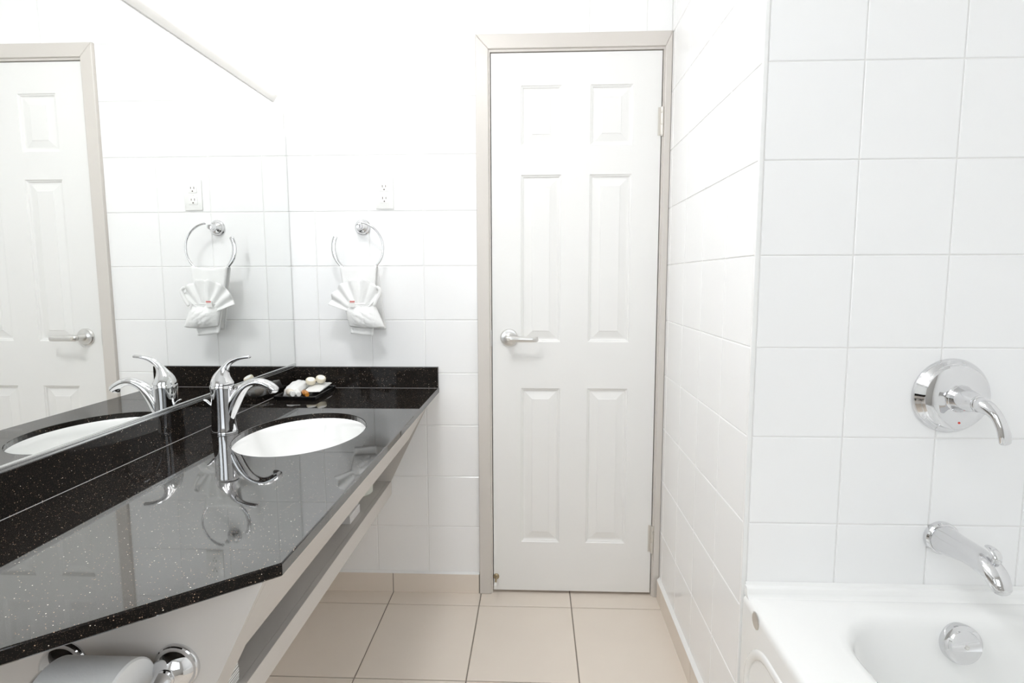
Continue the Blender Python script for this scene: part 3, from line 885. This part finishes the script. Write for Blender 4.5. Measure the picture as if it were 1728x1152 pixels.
lev(IX0 + .014, IX1 - .014, IY0 + .03, IY1 - .018, .138, UZ - .075)
lev(IX0 + .028, IX1 - .028, IY0 + .12, IY1 - .040, .128, UZ - .20)
lev(IX0 + .045, IX1 - .045, IY0 + .20, IY1 - .065, .115, UZ - .31)
lev(IX0 + .075, IX1 - .075, IY0 + .26, IY1 - .10, .09, UZ - .36)
lev(IX0 + .12, IX1 - .12, IY0 + .31, IY1 - .15, .06, UZ - .375)
for a, b in zip(lv, lv[1:]):
    n = len(a)
    for i in range(n): bm.faces.new((a[i], a[(i + 1) % n], b[(i + 1) % n], b[i]))
bm.faces.new(lv[-1]); bm.faces.new(lv[0])
bmesh.ops.recalc_face_normals(bm, faces=bm.faces[:])
adopt(smooth(obj('tub_shell', bm, 'tub'), 85), tb)
# raised tiling lip along the tub wall
lip = [(YT - .0015, UZ - .004), (YT - .032, UZ - .002), (YT - .024, UZ + .0015), (YT - .0195, UZ + .008), (YT - .0175, UZ + .0165), (YT - .013, UZ + .0205), (YT - .0015, UZ + .0215)]
adopt(smooth(obj('wall_lip', prism(bmesh.new(), lip, 'x', UX0 + .004, UX1 - .002), 'tub'), 60), tb)
adopt(obj('caulk_bead', prism(bmesh.new(), [(YT - .0005, UZ + .0205), (YT - .006, UZ + .0212), (YT - .0005, UZ + .0275)], 'x', UX0 + .006, UX1 - .002), 'caulk'), tb)
# raised bead of the apron panel
PXr = rrect(-2.30, -.912, .07, .437, .115, 12)
P3 = [(UX0 - .0002, p[0], p[1], .0055, .0085) for p in PXr]
bm = bmesh.new()
sec = 12; rg = []
n = len(PXr)
for i in range(n):
    p = Vector(PXr[i]); t = (Vector(PXr[(i + 1) % n]) - Vector(PXr[i - 1])).normalized(); nn = Vector((t.y, -t.x))
    rg.append([bm.verts.new((UX0 - .006 * math.sin(PI * k / (sec - 1)) + .0005, *(p + nn * .011 * math.cos(PI * k / (sec - 1))))) for k in range(sec)])
for i in range(n):
    a, b = rg[i], rg[(i + 1) % n]
    for k in range(sec - 1): bm.faces.new((a[k], a[k + 1], b[k + 1], b[k]))
bmesh.ops.recalc_face_normals(bm, faces=bm.faces[:])
adopt(smooth(obj('apron_bead', bm, 'tub'), 60), tb)
oa = at(1275.5, 1047, x=UX0)
adopt(smooth(obj('apron_cap', lathe(bmesh.new(), [(0, 0), (.0185, 0), (.0185, .0015), (.0165, .0028), (0, .0030)], (UX0 + .0005, oa.y, oa.z), (-1, 0, 0), 32), 'satin'), 25), tb)
# overflow plate in the basin
OV = Vector((.9135, -.9655, .4555)); od = Vector((0, -1, .17)).normalized()
ovp = adopt(smooth(obj('overflow_plate', lathe(bmesh.new(), [(0, -.012), (.0415, -.012), (.0425, .002), (.0405, .0075), (.036, .0095), (0, .0105)], OV, od, 48), 'chrome'), 28), tb)
bm = bmesh.new()
x_, y_, d_ = frame_axis(od)
def opt(r, a, h): return OV + d_ * h + (x_ * math.cos(a) + y_ * math.sin(a)) * r
# lever tongue: flat raised bar across the plate, arched at the top
bar = []
for i in range(17):
    a = math.radians(-12 + 204 * i / 16); bar.append((.0345 * math.cos(a), .0345 * math.sin(a)))
bar = [(x, y) for x, y in bar if y > -.010]
lo = [bm.verts.new(OV + d_ * .006 + x_ * x + y_ * y) for x, y in bar]
hi = [bm.verts.new(OV + d_ * (.0190 - (y + .01) * .16) + x_ * x * .90 + y_ * (y * .90 - .001)) for x, y in bar]
nb = len(bar)
bm.faces.new(hi); bm.faces.new(lo[::-1])
for i in range(nb): bm.faces.new((lo[i], lo[(i + 1) % nb], hi[(i + 1) % nb], hi[i]))
bmesh.ops.recalc_face_normals(bm, faces=bm.faces[:])
adopt(smooth(obj('trip_lever', bm, 'chrome'), 35), tb)
adopt(smooth(obj('plate_screw', lathe(bmesh.new(), [(0, .016), (.0052, .016), (.0050, .0185), (.003, .0192), (.002, .0180), (0, .0178)], OV, od, 20), 'satin'), 30), tb)

# ------------------------------------------------------------------ tub valve
VX, VZ = .9185, .9765
tv = thing('shower_valve', 'round chrome shower valve with curved lever on the tub wall', 'valve', (VX, YT, VZ))
adopt(smooth(obj('escutcheon', lathe(bmesh.new(), [(0, 0), (.0830, 0), (.0838, .003), (.0830, .006), (.0790, .013), (.0745, .0185), (.0735, .0205), (.0725, .0225), (.0690, .0265), (.0600, .0295), (.0450, .0315), (.0330, .0325), (.0295, .0335), (0, .0335)], (VX, YT, VZ), (0, -1, 0), 72), 'chrome'), 22), tv)
adopt(smooth(obj('hub', lathe(bmesh.new(), [(.031, .0325), (.0285, .035), (.0270, .040), (.0238, .058), (.0195, .074), (.0162, .084), (.0155, .0875), (0, .0875)], (VX, YT, VZ), (0, -1, 0), 48), 'chrome'), 30), tv)
lvv = [(VX + 0.0, YT - 0.089, 0.976, 0.0165, 0.0165), (VX + 0.0005, YT - 0.1, 0.975, 0.016, 0.0158), (VX + 0.003, YT - 0.113, 0.97, 0.014, 0.0128), (VX + 0.0075, YT - 0.125, 0.9585, 0.0122, 0.0098), (VX + 0.0125, YT - 0.1325, 0.941, 0.0118, 0.008), (VX + 0.017, YT - 0.136, 0.923, 0.0128, 0.007), (VX + 0.019, YT - 0.1365, 0.909, 0.012, 0.006)]
adopt(smooth(obj('lever', sweep(bmesh.new(), lvv, seg=28, n=6, side=(1, 0, 0), dome=(True, True)), 'chrome'), 60), tv)
adopt(smooth(obj('lever_collar', lathe(bmesh.new(), [(.0150, .0855), (.0178, .0865), (.0182, .0885), (.0178, .0905), (.0150, .0915)], (VX, YT, VZ), (0, -1, 0), 36), 'chrome'), 40), tv)
adopt(smooth(obj('temperature_dot', lathe(bmesh.new(), [(0, .0300), (.0026, .0300), (.0024, .0312), (0, .0313)], (VX + .004, YT, VZ - .0545), (0, -1, 0), 12), 'red'), 40), tv)

# ------------------------------------------------------------------ tub spout
SXc, SZc = .9215, .650
ts = thing('tub_spout', 'chrome bathtub spout with diverter knob on the tub wall', 'spout', (SXc, YT, SZc))
adopt(smooth(obj('wall_flange', lathe(bmesh.new(), [(0, 0), (.0365, 0), (.0375, .003), (.0372, .012), (.0345, .0165), (.031, .017), (0, .017)], (SXc, YT, SZc), (0, -1, 0), 48), 'chrome'), 28), ts)
spp = [(SXc, YT - 0.015, 0.65, 0.0318, 0.0322), (SXc, YT - 0.035, 0.651, 0.03, 0.03), (SXc, YT - 0.06, 0.653, 0.0272, 0.0268), (SXc, YT - 0.09, 0.6555, 0.0252, 0.0244), (SXc, YT - 0.12, 0.655, 0.0246, 0.0234), (SXc, YT - 0.143, 0.651, 0.0244, 0.0224), (SXc, YT - 0.162, 0.643, 0.0232, 0.02), (SXc, YT - 0.174, 0.633, 0.0205, 0.0165), (SXc, YT - 0.18, 0.625, 0.0178, 0.0135)]
adopt(smooth(obj('spout_body', sweep(bmesh.new(), spp, seg=36, n=6, side=(1, 0, 0), dome=(False, True)), 'chrome'), 60), ts)
kn = Vector((SXc, YT - .156, .672))
adopt(smooth(obj('diverter_stem', lathe(bmesh.new(), [(0, -.008), (.0048, -.008), (.0048, .008), (0, .008)], kn, (0, -.35, 1), 20), 'chrome'), 40), ts)
kp = [(SXc, YT - .1625, .6700, .0085, .0045), (SXc, YT - .1640, .6790, .0092, .0046), (SXc, YT - .1590, .6870, .0092, .0042), (SXc, YT - .1480, .6920, .0085, .0036), (SXc, YT - .1370, .6930, .0068, .0028)]
adopt(smooth(obj('diverter_knob', sweep(bmesh.new(), kp, seg=20, n=5, side=(1, 0, 0)), 'chrome'), 60), ts)
